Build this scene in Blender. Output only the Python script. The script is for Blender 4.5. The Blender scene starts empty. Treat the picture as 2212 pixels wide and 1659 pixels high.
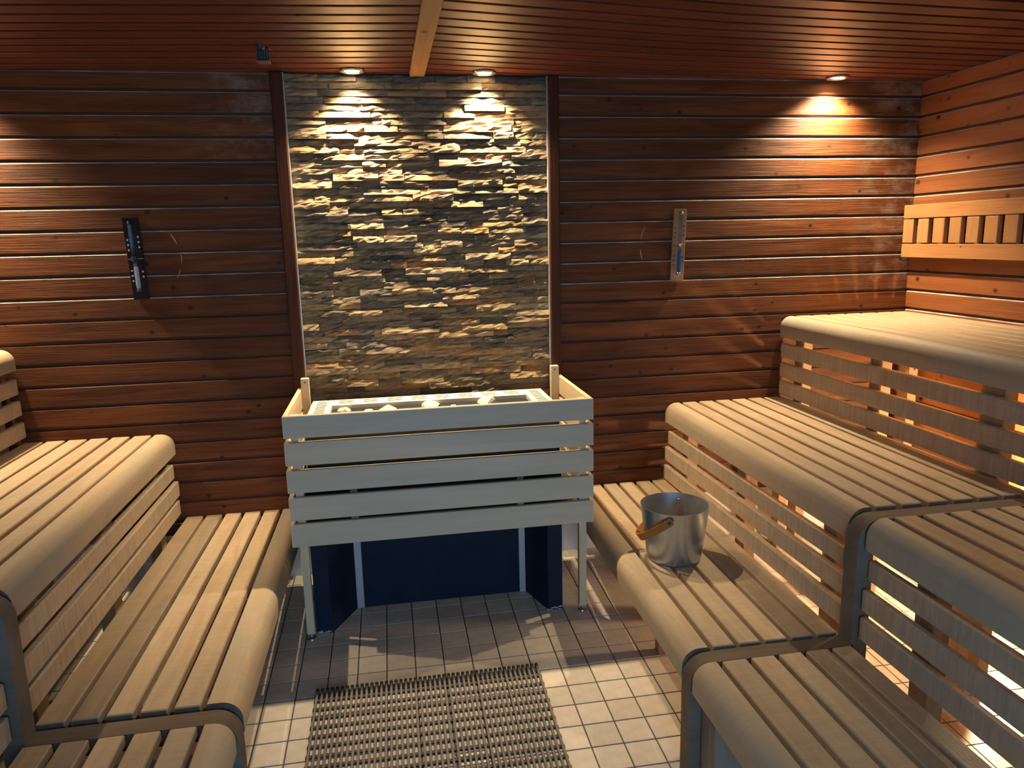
import bpy, bmesh, math, random
from mathutils import Vector, Matrix
random.seed(7)
C = bpy.context.scene.collection
sc = bpy.context.scene

# ------------------------------------------------------------------ camera
F_PX = 1597.884
cam_d = bpy.data.cameras.new('camera')
cam = bpy.data.objects.new('camera', cam_d)
C.objects.link(cam)
cam_d.sensor_fit = 'HORIZONTAL'
cam_d.sensor_width = 36.0
cam_d.lens = F_PX * 36.0 / 2212.0
cam_d.clip_start = 0.02
_y, _p, _r = math.radians(9.5208), math.radians(11.0504), math.radians(1.3334)
_fwd = Vector((math.sin(_y) * math.cos(_p), math.cos(_y) * math.cos(_p), -math.sin(_p)))
_rt = Vector((math.cos(_y), -math.sin(_y), 0))
_dn = _fwd.cross(_rt)
_r2 = _rt * math.cos(_r) + _dn * math.sin(_r)
_d2 = -_rt * math.sin(_r) + _dn * math.cos(_r)
cam.matrix_world = Matrix(((_r2.x, -_d2.x, -_fwd.x, 0.4653),
                           (_r2.y, -_d2.y, -_fwd.y, -2.3956),
                           (_r2.z, -_d2.z, -_fwd.z, 1.4713),
                           (0, 0, 0, 1)))
sc.camera = cam

# ------------------------------------------------------------------ world: cool daylight outside the glazed entrance
world = bpy.data.worlds.new('daylight')
sc.world = world
world.use_nodes = True
bg = world.node_tree.nodes['Background']
bg.inputs[0].default_value = (0.34, 0.64, 1.0, 1)
bg.inputs[1].default_value = 3.3

# daylight sampling portal in the entrance opening (emits nothing itself)
pl = bpy.data.lights.new('entrance_portal', 'AREA')
pl.shape = 'RECTANGLE'; pl.size = 1.25; pl.size_y = 2.0
pl.cycles.is_portal = True
po = bpy.data.objects.new('entrance_portal', pl)
po.location = (0.645, -3.27, 0.95)
po.rotation_euler = (math.radians(90), 0, 0)
C.objects.link(po)

vs = sc.view_settings
vs.view_transform = 'Standard'
vs.look = 'None'
vs.gamma = 1.0
vs.use_curve_mapping = False
vs.exposure = 0.95

SPOT_W = 68.0
SPOT_COL = (1.0, 0.80, 0.52)

# ------------------------------------------------------------------ dimensions
H = 2.131          # ceiling
WB = 0.786         # back wall face
XR, XL = 2.918, -1.63
YREAR = -3.3
Z1, Z2, Z3 = 0.345, 0.712, 1.092
TXF, TYF, TZF = 0.037873, 0.001344, math.radians(-0.2524)
def fz(x, y): return TXF * y + TYF * x      # the floor falls towards the drain

# ------------------------------------------------------------------ materials
def nt(name):
    m = bpy.data.materials.new(name); m.use_nodes = True
    t = m.node_tree
    return m, t, t.nodes, t.links, t.nodes['Principled BSDF']
def N(t, typ, **kw):
    n = t.nodes.new(typ)
    for k, v in kw.items(): setattr(n, k, v)
    return n
def ramp(t, stops, interp='LINEAR'):
    r = N(t, 'ShaderNodeValToRGB'); r.color_ramp.interpolation = interp
    e = r.color_ramp.elements
    while len(e) < len(stops): e.new(0.5)
    for i, (p, c) in enumerate(stops):
        e[i].position = p; e[i].color = (*c, 1) if len(c) == 3 else c
    return r
def math_n(t, op, a, b=None, clamp=False):
    n = N(t, 'ShaderNodeMath', operation=op); n.use_clamp = clamp
    for i, v in enumerate((a, b)):
        if v is None: continue
        if isinstance(v, (int, float)): n.inputs[i].default_value = v
        else: t.links.new(v, n.inputs[i])
    return n.outputs[0]
def mixc(t, fac, a, b, mode='MIX'):
    n = N(t, 'ShaderNodeMix', data_type='RGBA', blend_type=mode)
    for s, v in ((0, fac), (6, a), (7, b)):
        if isinstance(v, (int, float)): n.inputs[s].default_value = v
        elif isinstance(v, tuple): n.inputs[s].default_value = (*v, 1)
        else: t.links.new(v, n.inputs[s])
    return n.outputs[2]

def wood(name, light, dark, axis, rough=0.55, knots=0.0, knot_col=(0.03, 0.012, 0.006), var=0.35, bump=0.25,
         blotch=None, blotch_amt=0.0, grain=11.0, spec=0.3, long=1.0, saw=0.0, scale_from=None):
    m, t, n, l, b = nt(name)
    tc = N(t, 'ShaderNodeTexCoord'); oi = N(t, 'ShaderNodeObjectInfo')
    off = N(t, 'ShaderNodeVectorMath', operation='SCALE'); off.inputs[0].default_value = (31.7, 17.3, 23.9)
    l.new(oi.outputs['Random'], off.inputs['Scale'])
    add = N(t, 'ShaderNodeVectorMath', operation='ADD')
    l.new(tc.outputs['Object'], add.inputs[0]); l.new(off.outputs[0], add.inputs[1])
    def mapped(along, across):
        mp = N(t, 'ShaderNodeMapping')
        s = [across] * 3; s['XYZ'.index(axis)] = along
        mp.inputs['Scale'].default_value = s
        l.new(add.outputs[0], mp.inputs['Vector']); return mp.outputs[0]
    n1 = N(t, 'ShaderNodeTexNoise'); n1.inputs['Scale'].default_value = 2.2; n1.inputs['Detail'].default_value = 5
    n1.inputs['Distortion'].default_value = 1.2
    l.new(mapped(0.9 * long, grain), n1.inputs['Vector'])
    n2 = N(t, 'ShaderNodeTexNoise'); n2.inputs['Scale'].default_value = 3.0; n2.inputs['Detail'].default_value = 4
    l.new(mapped(1.6 * long, grain * 9), n2.inputs['Vector'])
    r1 = ramp(t, [(0.3, (0, 0, 0)), (0.72, (1, 1, 1))]); l.new(n1.outputs[0], r1.inputs[0])
    g = math_n(t, 'ADD', math_n(t, 'MULTIPLY', r1.outputs[0], 0.65), math_n(t, 'MULTIPLY', n2.outputs[0], 0.5), True)
    col = mixc(t, g, dark, light)
    # board to board variation
    hv = N(t, 'ShaderNodeHueSaturation')
    mr = N(t, 'ShaderNodeMapRange'); mr.inputs[3].default_value = 1 - var; mr.inputs[4].default_value = 1 + var * 0.6
    l.new(oi.outputs['Random'], mr.inputs[0]); l.new(mr.outputs[0], hv.inputs['Value']); l.new(col, hv.inputs['Color'])
    col = hv.outputs[0]
    if blotch:
        nb = N(t, 'ShaderNodeTexNoise'); nb.inputs['Scale'].default_value = 3.5; nb.inputs['Detail'].default_value = 6; nb.inputs['Roughness'].default_value = 0.65
        l.new(mapped(0.5, 1.6), nb.inputs['Vector'])
        rb = ramp(t, [(0.42, (0, 0, 0)), (0.68, (blotch_amt,) * 3)]); l.new(nb.outputs[0], rb.inputs[0])
        col = mixc(t, rb.outputs[0], col, blotch)
    hgt = n2.outputs[0]
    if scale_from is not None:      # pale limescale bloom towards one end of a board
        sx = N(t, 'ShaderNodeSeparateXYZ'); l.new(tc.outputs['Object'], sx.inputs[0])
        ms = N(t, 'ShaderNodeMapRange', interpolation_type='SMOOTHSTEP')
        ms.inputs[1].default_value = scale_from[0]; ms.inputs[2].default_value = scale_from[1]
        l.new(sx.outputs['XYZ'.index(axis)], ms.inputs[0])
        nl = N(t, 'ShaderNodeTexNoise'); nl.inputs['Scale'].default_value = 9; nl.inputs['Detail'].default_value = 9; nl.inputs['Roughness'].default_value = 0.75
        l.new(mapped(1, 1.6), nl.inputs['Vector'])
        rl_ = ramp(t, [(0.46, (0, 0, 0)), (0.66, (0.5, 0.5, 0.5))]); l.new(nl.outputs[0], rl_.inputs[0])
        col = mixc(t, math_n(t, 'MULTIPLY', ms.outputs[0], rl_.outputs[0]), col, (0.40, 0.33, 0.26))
    if saw:
        ns = N(t, 'ShaderNodeTexNoise'); ns.inputs['Scale'].default_value = 1.0; ns.inputs['Detail'].default_value = 5; ns.inputs['Roughness'].default_value = 0.7
        l.new(mapped(70, 7), ns.inputs['Vector'])
        rs = ramp(t, [(0.32, (1 - saw,) * 3), (0.62, (1, 1, 1))]); l.new(ns.outputs[0], rs.inputs[0])
        col = mixc(t, 1.0, col, rs.outputs[0], 'MULTIPLY')
    if knots > 0:
        v = N(t, 'ShaderNodeTexVoronoi'); v.inputs['Scale'].default_value = 12.0
        l.new(mapped(0.8, 1.0), v.inputs['Vector'])
        rk = ramp(t, [(knots * 0.45, (1, 1, 1)), (knots, (0, 0, 0))]); l.new(v.outputs['Distance'], rk.inputs[0])
        col = mixc(t, rk.outputs[0], col, knot_col)
    l.new(col, b.inputs['Base Color'])
    b.inputs['Roughness'].default_value = rough
    b.inputs['Specular IOR Level'].default_value = spec
    bp = N(t, 'ShaderNodeBump'); bp.inputs['Strength'].default_value = bump; bp.inputs['Distance'].default_value = 0.004
    l.new(hgt, bp.inputs['Height']); l.new(bp.outputs[0], b.inputs['Normal'])
    return m

def plain(name, col, rough=0.5, metal=0.0, spec=0.5, noise=0.0, nscale=8.0, bump=0.0):
    m, t, n, l, b = nt(name)
    b.inputs['Base Color'].default_value = (*col, 1)
    b.inputs['Roughness'].default_value = rough
    b.inputs['Metallic'].default_value = metal
    b.inputs['Specular IOR Level'].default_value = spec
    if noise or bump:
        tc = N(t, 'ShaderNodeTexCoord'); no = N(t, 'ShaderNodeTexNoise')
        no.inputs['Scale'].default_value = nscale; no.inputs['Detail'].default_value = 6
        l.new(tc.outputs['Object'], no.inputs['Vector'])
        if noise:
            r = ramp(t, [(0.3, tuple(c * (1 - noise) for c in col)), (0.7, tuple(min(1, c * (1 + noise)) for c in col))])
            l.new(no.outputs[0], r.inputs[0]); l.new(r.outputs[0], b.inputs['Base Color'])
        if bump:
            bp = N(t, 'ShaderNodeBump'); bp.inputs['Strength'].default_value = bump; bp.inputs['Distance'].default_value = 0.01
            l.new(no.outputs[0], bp.inputs['Height']); l.new(bp.outputs[0], b.inputs['Normal'])
    return m
def emit(name, col, s):
    m, t, n, l, b = nt(name)
    b.inputs['Base Color'].default_value = (*col, 1)
    b.inputs['Emission Color'].default_value = (*col, 1); b.inputs['Emission Strength'].default_value = s
    return m

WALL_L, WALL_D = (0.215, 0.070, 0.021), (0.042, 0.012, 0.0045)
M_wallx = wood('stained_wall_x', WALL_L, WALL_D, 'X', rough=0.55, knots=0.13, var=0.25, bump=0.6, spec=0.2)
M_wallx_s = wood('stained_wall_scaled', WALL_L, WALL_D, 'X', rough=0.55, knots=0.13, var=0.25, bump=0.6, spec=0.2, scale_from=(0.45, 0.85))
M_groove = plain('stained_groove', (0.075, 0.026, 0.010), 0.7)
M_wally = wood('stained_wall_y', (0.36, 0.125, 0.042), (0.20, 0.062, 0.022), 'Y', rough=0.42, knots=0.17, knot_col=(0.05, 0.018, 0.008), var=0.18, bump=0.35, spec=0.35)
M_ceil = wood('stained_ceiling', (0.165, 0.044, 0.022), (0.075, 0.020, 0.011), 'X', rough=0.38, knots=0.12, var=0.2, bump=0.15, spec=0.4)
M_trimz = wood('stained_trim_z', (0.085, 0.028, 0.013), (0.04, 0.014, 0.008), 'Z', rough=0.6, knots=0.1, var=0.1, spec=0.12)
M_beam = wood('pale_strip', (0.44, 0.25, 0.11), (0.30, 0.16, 0.07), 'Y', rough=0.55, knots=0.2, knot_col=(0.12, 0.06, 0.03), var=0.0)
M_bench = wood('bench_wood', (0.56, 0.395, 0.235), (0.34, 0.225, 0.13), 'Y', rough=0.6, var=0.1, bump=0.12, blotch=(0.40, 0.32, 0.225), blotch_amt=0.7, grain=9, long=1.3, saw=0.12)
M_bull = wood('bench_front_wood', (0.56, 0.41, 0.255), (0.40, 0.285, 0.175), 'Y', rough=0.6, var=0.06, bump=0.12, blotch=(0.37, 0.33, 0.25), blotch_amt=0.85, grain=7, saw=0.07)
M_riser = wood('bench_board_wood', (0.56, 0.405, 0.26), (0.46, 0.32, 0.20), 'Y', rough=0.6, var=0.06, bump=0.1, blotch=(0.40, 0.35, 0.27), blotch_amt=0.7, grain=7, saw=0.24)
M_frame_x = wood('weathered_x', (0.165, 0.112, 0.074), (0.085, 0.056, 0.038), 'X', rough=0.7, var=0.05, bump=0.3, blotch=(0.19, 0.175, 0.15), blotch_amt=0.5)
M_frame_z = wood('weathered_z', (0.30, 0.215, 0.145), (0.16, 0.11, 0.075), 'Z', rough=0.7, knots=0.1, var=0.05, bump=0.3, blotch=(0.30, 0.28, 0.24), blotch_amt=0.5)
M_post = wood('support_wood', (0.46, 0.28, 0.14), (0.33, 0.19, 0.09), 'Z', rough=0.6, knots=0.1, var=0.15)
M_bearer = wood('bearer_wood', (0.22, 0.13, 0.07), (0.13, 0.075, 0.04), 'X', rough=0.7, var=0.15)
M_guardx = wood('pale_guard_x', (0.62, 0.52, 0.375), (0.50, 0.415, 0.29), 'X', rough=0.5, var=0.05, bump=0.08, grain=9)
M_guardy = wood('pale_guard_y', (0.72, 0.56, 0.35), (0.60, 0.44, 0.26), 'Y', rough=0.5, var=0.05, bump=0.08, grain=9)
M_guardz = wood('pale_guard_z', (0.70, 0.56, 0.36), (0.60, 0.465, 0.29), 'Z', rough=0.5, var=0.05, bump=0.08, grain=9)
M_endgrain = plain('end_grain', (0.12, 0.085, 0.06), 0.8, noise=0.3, nscale=60)
M_dark = plain('dark_backing', (0.012, 0.007, 0.005), 0.8)
M_grout = plain('grout', (0.085, 0.075, 0.068), 0.9, noise=0.2, nscale=30)
M_white = plain('white_base_tile', (0.62, 0.60, 0.56), 0.4, noise=0.05)
M_white_metal = plain('cream_metal', (0.72, 0.68, 0.58), 0.45, noise=0.03)
M_vent = plain('vent_black', (0.05, 0.05, 0.05), 0.6)
M_blue = plain('navy_panel', (0.0055, 0.0125, 0.030), 0.6, spec=0.2, noise=0.25, nscale=14)
M_black = plain('black_metal', (0.012, 0.013, 0.016), 0.5)
M_grey = plain('grey_strip', (0.42, 0.41, 0.42), 0.4, metal=0.3)
M_steel = plain('steel', (0.55, 0.55, 0.55), 0.3, metal=1.0)
M_chip = plain('chipped_white', (0.6, 0.6, 0.6), 0.8)
M_rock = plain('pale_rock', (0.60, 0.55, 0.45), 0.9, noise=0.25, nscale=25, bump=0.6)
M_alu = plain('brushed_aluminium', (0.46, 0.54, 0.64), 0.30, metal=0.95, noise=0.06, nscale=60)
M_alu_in = plain('dull_aluminium', (0.42, 0.41, 0.40), 0.5, metal=0.8, noise=0.2, nscale=20)
M_strap = wood('tan_strap', (0.42, 0.155, 0.035), (0.32, 0.11, 0.025), 'X', rough=0.5, var=0.0, bump=0.1)
M_ladle = wood('brown_ladle_wood', (0.17, 0.10, 0.055), (0.10, 0.06, 0.035), 'Z', rough=0.6, var=0.0)
M_rub = plain('brown_rubber_bar', (0.115, 0.092, 0.075), 0.65, noise=0.15, nscale=40)
M_rubk = plain('black_rubber', (0.014, 0.014, 0.018), 0.6)
M_plate_dark = plain('black_glass_plate', (0.025, 0.018, 0.020), 0.15)
M_plate_wood = wood('tan_plate', (0.30, 0.185, 0.10), (0.24, 0.145, 0.075), 'Z', rough=0.5, var=0.0, bump=0.05)
M_sandw = plain('white_sand', (0.72, 0.74, 0.78), 0.5)
M_sandb = plain('blue_sand', (0.03, 0.14, 0.46), 0.5)
M_mark = plain('white_print', (0.55, 0.55, 0.58), 0.6)
M_markd = plain('dark_print', (0.05, 0.035, 0.025), 0.6)
M_finw = plain('dull_fin', (0.10, 0.075, 0.055), 0.6)
M_edge = plain('edge_strip', (0.45, 0.44, 0.42), 0.4, metal=0.4)
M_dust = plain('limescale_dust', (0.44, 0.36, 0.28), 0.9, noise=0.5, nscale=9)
M_scuff = plain('scuff', (0.40, 0.26, 0.13), 0.8)
M_glow = emit('lamp_lens', (1.0, 0.86, 0.62), 14.0)
M_bulk = emit('bulkhead_lens', (1.0, 0.70, 0.36), 6.0)
M_outdoor = plain('entrance_frame', (0.30, 0.18, 0.09), 0.6)

def glass_mat(name, tint=(0.55, 0.60, 0.68)):
    m, t, n, l, b = nt(name)
    b.inputs['Base Color'].default_value = (*tint, 1); b.inputs['Roughness'].default_value = 0.02
    b.inputs['Transmission Weight'].default_value = 1.0; b.inputs['IOR'].default_value = 1.2
    return m
M_glass = glass_mat('tube_glass')

# floor tiles: beige, slightly varied from tile to tile
def tile_mat():
    m, t, n, l, b = nt('beige_tile')
    oi = N(t, 'ShaderNodeObjectInfo'); tc = N(t, 'ShaderNodeTexCoord')
    no = N(t, 'ShaderNodeTexNoise'); no.inputs['Scale'].default_value = 26; no.inputs['Detail'].default_value = 6
    l.new(tc.outputs['Object'], no.inputs['Vector'])
    r = ramp(t, [(0.3, (0.50, 0.43, 0.345)), (0.7, (0.60, 0.52, 0.42))]); l.new(no.outputs[0], r.inputs[0])
    hv = N(t, 'ShaderNodeHueSaturation')
    mr = N(t, 'ShaderNodeMapRange'); mr.inputs[3].default_value = 0.9; mr.inputs[4].default_value = 1.06
    l.new(oi.outputs['Random'], mr.inputs[0]); l.new(mr.outputs[0], hv.inputs['Value']); l.new(r.outputs[0], hv.inputs['Color'])
    l.new(hv.outputs[0], b.inputs['Base Color']); b.inputs['Roughness'].default_value = 0.38
    b.inputs['Specular IOR Level'].default_value = 0.45
    return m
M_tile = tile_mat()

def stone_mat():
    m, t, n, l, b = nt('split_slate')
    oi = N(t, 'ShaderNodeObjectInfo'); tc = N(t, 'ShaderNodeTexCoord'); ge = N(t, 'ShaderNodeNewGeometry')
    rnd = math_n(t, 'FRACT', math_n(t, 'ADD', oi.outputs['Random'], ge.outputs['Random Per Island']))
    rc = ramp(t, [(0.0, (0.125, 0.105, 0.082)), (0.2, (0.22, 0.165, 0.108)), (0.38, (0.35, 0.235, 0.118)), (0.5, (0.17, 0.14, 0.108)),
                  (0.64, (0.36, 0.20, 0.082)), (0.76, (0.26, 0.195, 0.122)), (0.88, (0.37, 0.275, 0.165)), (1.0, (0.145, 0.12, 0.09))])
    l.new(rnd, rc.inputs[0])
    off = N(t, 'ShaderNodeVectorMath', operation='SCALE'); off.inputs[0].default_value = (11.7, 7.3, 13.9)
    l.new(rnd, off.inputs['Scale'])
    add = N(t, 'ShaderNodeVectorMath', operation='ADD'); l.new(tc.outputs['Object'], add.inputs[0]); l.new(off.outputs[0], add.inputs[1])
    mp = N(t, 'ShaderNodeMapping'); mp.inputs['Scale'].default_value = (1, 1, 2.2); mp.inputs['Rotation'].default_value = (0, 0.25, 0)
    l.new(add.outputs[0], mp.inputs['Vector'])
    n1 = N(t, 'ShaderNodeTexNoise'); n1.inputs['Scale'].default_value = 14; n1.inputs['Detail'].default_value = 8; n1.inputs['Roughness'].default_value = 0.68
    l.new(mp.outputs[0], n1.inputs['Vector'])
    n2 = N(t, 'ShaderNodeTexNoise'); n2.inputs['Scale'].default_value = 60; n2.inputs['Detail'].default_value = 8; n2.inputs['Roughness'].default_value = 0.7
    l.new(mp.outputs[0], n2.inputs['Vector'])
    rm = ramp(t, [(0.3, (0.40, 0.39, 0.38)), (0.5, (1.1, 1.07, 1.02)), (0.7, (1.5, 1.32, 1.05))]); l.new(n1.outputs[0], rm.inputs[0])
    col = mixc(t, 1.0, rc.outputs[0], rm.outputs[0], 'MULTIPLY')
    l.new(col, b.inputs['Base Color']); b.inputs['Roughness'].default_value = 0.9; b.inputs['Specular IOR Level'].default_value = 0.12
    h = math_n(t, 'ADD', n1.outputs[0], math_n(t, 'MULTIPLY', n2.outputs[0], 0.5))
    bp = N(t, 'ShaderNodeBump'); bp.inputs['Strength'].default_value = 0.6; bp.inputs['Distance'].default_value = 0.012
    l.new(h, bp.inputs['Height']); l.new(bp.outputs[0], b.inputs['Normal'])
    return m
M_stone = stone_mat()

# ------------------------------------------------------------------ object helpers
def props(o, label=None, cat=None, group=None, kind=None):
    if label: o['label'] = label
    if cat: o['category'] = cat
    if group: o['group'] = group
    if kind: o['kind'] = kind
    return o
def empty(name, loc, label=None, cat=None, group=None, kind=None):
    o = bpy.data.objects.new(name, None); o.empty_display_size = 0.05
    o.location = loc; C.objects.link(o)
    return props(o, label, cat, group, kind)
WPOS = {}     # world position of every parent (parents are never rotated)
def wpos(o): return WPOS.get(o.name, Vector(o.location)) if o else Vector((0, 0, 0))
def link(name, me, loc, parent=None, rot=None):
    o = bpy.data.objects.new(name, me); C.objects.link(o)
    o.location = Vector(loc) - wpos(parent)
    if parent: o.parent = parent
    WPOS[o.name] = Vector(loc)
    if rot: o.rotation_euler = rot
    return o
def mesh_from(bm, name, mat, smooth=False):
    me = bpy.data.meshes.new(name)
    bmesh.ops.recalc_face_normals(bm, faces=bm.faces)
    bm.to_mesh(me); bm.free()
    if mat: me.materials.append(mat)
    if smooth:
        for p in me.polygons: p.use_smooth = True
    return me
_boxes = {}
def box_mesh(dx, dy, dz, mat, bev=0.0, seg=1):
    k = (round(dx, 4), round(dy, 4), round(dz, 4), mat.name, bev, seg)
    if k in _boxes: return _boxes[k]
    bm = bmesh.new(); bmesh.ops.create_cube(bm, size=1.0)
    bmesh.ops.scale(bm, vec=(dx, dy, dz), verts=bm.verts)
    if bev: bmesh.ops.bevel(bm, geom=bm.edges[:], offset=bev, segments=seg, profile=0.5, affect='EDGES')
    me = mesh_from(bm, 'box', mat); _boxes[k] = me
    return me
def end_dark(me, axis, mat):
    # weathered end grain on the two end faces across an axis
    if len(me.materials) > 1: return me
    me.materials.append(mat)
    for p in me.polygons:
        if abs(p.normal[axis]) > 0.9: p.material_index = 1
    return me
def box(name, x0, x1, y0, y1, z0, z1, mat, parent=None, bev=0.0, rot=None, seg=1):
    me = box_mesh(x1 - x0, y1 - y0, z1 - z0, mat, bev, seg)
    return link(name, me, ((x0 + x1) / 2, (y0 + y1) / 2, (z0 + z1) / 2), parent, rot)
def add_box(bm, x0, x1, y0, y1, z0, z1):
    vs_ = [bm.verts.new((x, y, z)) for x in (x0, x1) for y in (y0, y1) for z in (z0, z1)]
    for f in ((0, 1, 3, 2), (4, 6, 7, 5), (0, 4, 5, 1), (2, 3, 7, 6), (0, 2, 6, 4), (1, 5, 7, 3)):
        bm.faces.new([vs_[i] for i in f])
def prism(name, poly, axis, a0, a1, mat, parent=None, loc=None, smooth=False):
    """extrude a closed 2D polygon along an axis; polygon in the two other axes (in xyz order)."""
    cx = sum(p[0] for p in poly) / len(poly); cy = sum(p[1] for p in poly) / len(poly); ca = (a0 + a1) / 2
    def to3(p, a):
        u, v = p[0] - cx, p[1] - cy
        return {'X': (a, u, v), 'Y': (u, a, v), 'Z': (u, v, a)}[axis]
    bm = bmesh.new()
    A = [bm.verts.new(to3(p, a0 - ca)) for p in poly]; B = [bm.verts.new(to3(p, a1 - ca)) for p in poly]
    bm.faces.new(A); bm.faces.new(B[::-1])
    n = len(poly)
    for i in range(n):
        f = bm.faces.new((A[i], B[i], B[(i + 1) % n], A[(i + 1) % n]))
    me = mesh_from(bm, name, mat)
    if smooth:
        for p in me.polygons: p.use_smooth = len(p.vertices) == 4
        try: me.set_sharp_from_angle(angle=math.radians(35))
        except Exception: pass
    ctr = {'X': (ca, cx, cy), 'Y': (cx, ca, cy), 'Z': (cx, cy, ca)}[axis]
    return link(name, me, ctr, parent)
def lathe(profile, seg=40, mat=None, name='lathe', smooth=True):
    bm = bmesh.new(); rings = []
    for (r, z) in profile:
        if r < 1e-6: rings.append([bm.verts.new((0, 0, z))])
        else: rings.append([bm.verts.new((r * math.cos(2 * math.pi * i / seg), r * math.sin(2 * math.pi * i / seg), z)) for i in range(seg)])
    for a, b in zip(rings, rings[1:]):
        for i in range(seg):
            j = (i + 1) % seg
            if len(a) == 1 and len(b) > 1: bm.faces.new((a[0], b[i], b[j]))
            elif len(b) == 1 and len(a) > 1: bm.faces.new((a[i], b[0], a[j]))
            elif len(a) > 1: bm.faces.new((a[i], b[i], b[j], a[j]))
    me = mesh_from(bm, name, mat, smooth)
    try: me.set_sharp_from_angle(angle=math.radians(40))
    except Exception: pass
    return me
def sweep(path, hw, ht, side, mat, name, smooth=True, wscale=None):
    """rectangular section swept along a polyline; side = width direction vectors per point or one vector"""
    bm = bmesh.new(); rings = []
    n = len(path)
    for i, p in enumerate(path):
        d = (path[min(i + 1, n - 1)] - path[max(i - 1, 0)]).normalized()
        s = (side[i] if isinstance(side, list) else side).normalized()
        up = d.cross(s).normalized()
        rings.append([bm.verts.new(p + s * a * hw * (wscale[i] if wscale else 1.0) + up * b * ht) for a, b in ((-1, -1), (1, -1), (1, 1), (-1, 1))])
    for a, b in zip(rings, rings[1:]):
        for i in range(4): bm.faces.new((a[i], a[(i + 1) % 4], b[(i + 1) % 4], b[i]))
    bm.faces.new(rings[0][::-1]); bm.faces.new(rings[-1])
    me = mesh_from(bm, name, mat)
    if smooth:
        for p in me.polygons: p.use_smooth = True
        try: me.set_sharp_from_angle(angle=math.radians(40))
        except Exception: pass
    return me

# ================================================================== SETTING
# ---- floor: grout bed and square tiles on a plane that falls towards the drain
ex = Vector((math.cos(TZF), math.sin(TZF), TYF)); ey = Vector((-math.sin(TZF), math.cos(TZF), TXF))
en = ex.cross(ey).normalized()
bm = bmesh.new()
q = [bm.verts.new(ex * a + ey * b - en * 0.0025) for a, b in ((-1.75, -3.5), (3.05, -3.5), (3.05, 0.85), (-1.75, 0.85))]
top_f = bm.faces.new(q)
r_ = bmesh.ops.extrude_face_region(bm, geom=[top_f])
bmesh.ops.translate(bm, verts=[v for v in r_['geom'] if isinstance(v, bmesh.types.BMVert)], vec=(0, 0, -0.06))
floor = link('floor', mesh_from(bm, 'floor', M_grout), (0, 0, 0))
props(floor, kind='structure', label='beige square tile floor falling to a drain under the mat')
tile_me = box_mesh(0.0958, 0.0958, 0.006, M_tile, 0.0012)
frot = Matrix((ex.normalized(), en.cross(ex).normalized(), en)).transposed().to_euler()
bmR = bmesh.new()
TS = 0.0958 / 2
for i in range(-17, 30):
    for j in range(-34, 8):
        ctr = ex * (0.1 * i + 0.05) + ey * (0.1 * j + 0.05) - en * 0.003
        if ctr.y > 0.80 and ctr.y - 0.05 > 0.79: continue
        if -1 <= i <= 14 and -9 <= j <= 7:
            link('tile', tile_me, ctr, floor, frot)
        else:
            vs_ = []
            for dz in (0.003, -0.003):
                for a, b in ((-1, -1), (1, -1), (1, 1), (-1, 1)):
                    vs_.append(bmR.verts.new(ctr + ex * a * TS + ey * b * TS + en * dz))
            bmR.faces.new(vs_[:4])
            for k in range(4):
                bmR.faces.new((vs_[k], vs_[4 + k], vs_[4 + (k + 1) % 4], vs_[(k + 1) % 4]))
tf = link('tile_field', mesh_from(bmR, 'tile_field', M_tile), (0, 0, 0), floor)
props(tf, kind='stuff')

# ---- back wall: dark backing, white base, horizontal stained planks either side of the stone panel
wall_back = box('wall_back', XL - 0.05, XR + 0.05, WB + 0.009, WB + 0.08, -0.05, H + 0.06, M_groove)
props(wall_back, kind='structure', label='dark stained plank wall behind the heater')
box('base_panel', XL, XR, WB - 0.002, WB + 0.0095, -0.03, 0.262, M_white, wall_back)
P, GAP = 0.0871, 0.0115
def plank_mesh(length, h, mat, axis, dusty=False):
    """a horizontal board; local: length along axis, face towards -y (axis X) or -x (axis Y)."""
    k = ('plank', round(length, 3), round(h, 4), mat.name, axis, dusty)
    if k in _boxes: return _boxes[k]
    th = 0.018
    prof = [(th, -h / 2), (0.002, -h / 2), (0.0, -h / 2 + 0.002), (0.0, h / 2 - 0.0042), (0.0032, h / 2), (th, h / 2 + 0.001)]
    bm = bmesh.new()
    def P3(a, d, z): return (a, d, z) if axis == 'X' else (d, a, z)
    A = [bm.verts.new(P3(-length / 2, d, z)) for d, z in prof]; B = [bm.verts.new(P3(length / 2, d, z)) for d, z in prof]
    bm.faces.new(A); bm.faces.new(B[::-1])
    for i in range(len(prof)):
        j = (i + 1) % len(prof); f_ = bm.faces.new((A[i], B[i], B[j], A[j]))
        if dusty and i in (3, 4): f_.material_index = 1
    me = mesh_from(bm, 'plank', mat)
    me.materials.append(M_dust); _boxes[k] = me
    return me
def planks(parent, x0, x1):
    k = -1
    while True:
        top = 2.0600 - P * k; bot = top - P + GAP
        if k == -1: top = H
        if bot < 0.262: bot = 0.262
        if top - bot > 0.02:
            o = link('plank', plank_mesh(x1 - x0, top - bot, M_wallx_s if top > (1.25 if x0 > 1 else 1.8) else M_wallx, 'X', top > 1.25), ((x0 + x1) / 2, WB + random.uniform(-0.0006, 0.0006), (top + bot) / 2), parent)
        if bot <= 0.262: break
        k += 1
planks(wall_back, XL, 0.070)
planks(wall_back, 1.216, XR)

# ---- right wall
wall_right = box('wall_right', XR + 0.009, XR + 0.08, YREAR, WB + 0.02, -0.2, H + 0.06, M_groove)
props(wall_right, kind='structure', label='orange brown plank side wall behind the highest bench')
k = -1
while True:
    top = 2.0600 - P * k; bot = top - P + GAP
    if k == -1: top = H
    if top < 0.05: break
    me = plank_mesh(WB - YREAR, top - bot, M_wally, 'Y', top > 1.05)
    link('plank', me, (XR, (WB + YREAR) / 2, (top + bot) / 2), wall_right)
    k += 1
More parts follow.
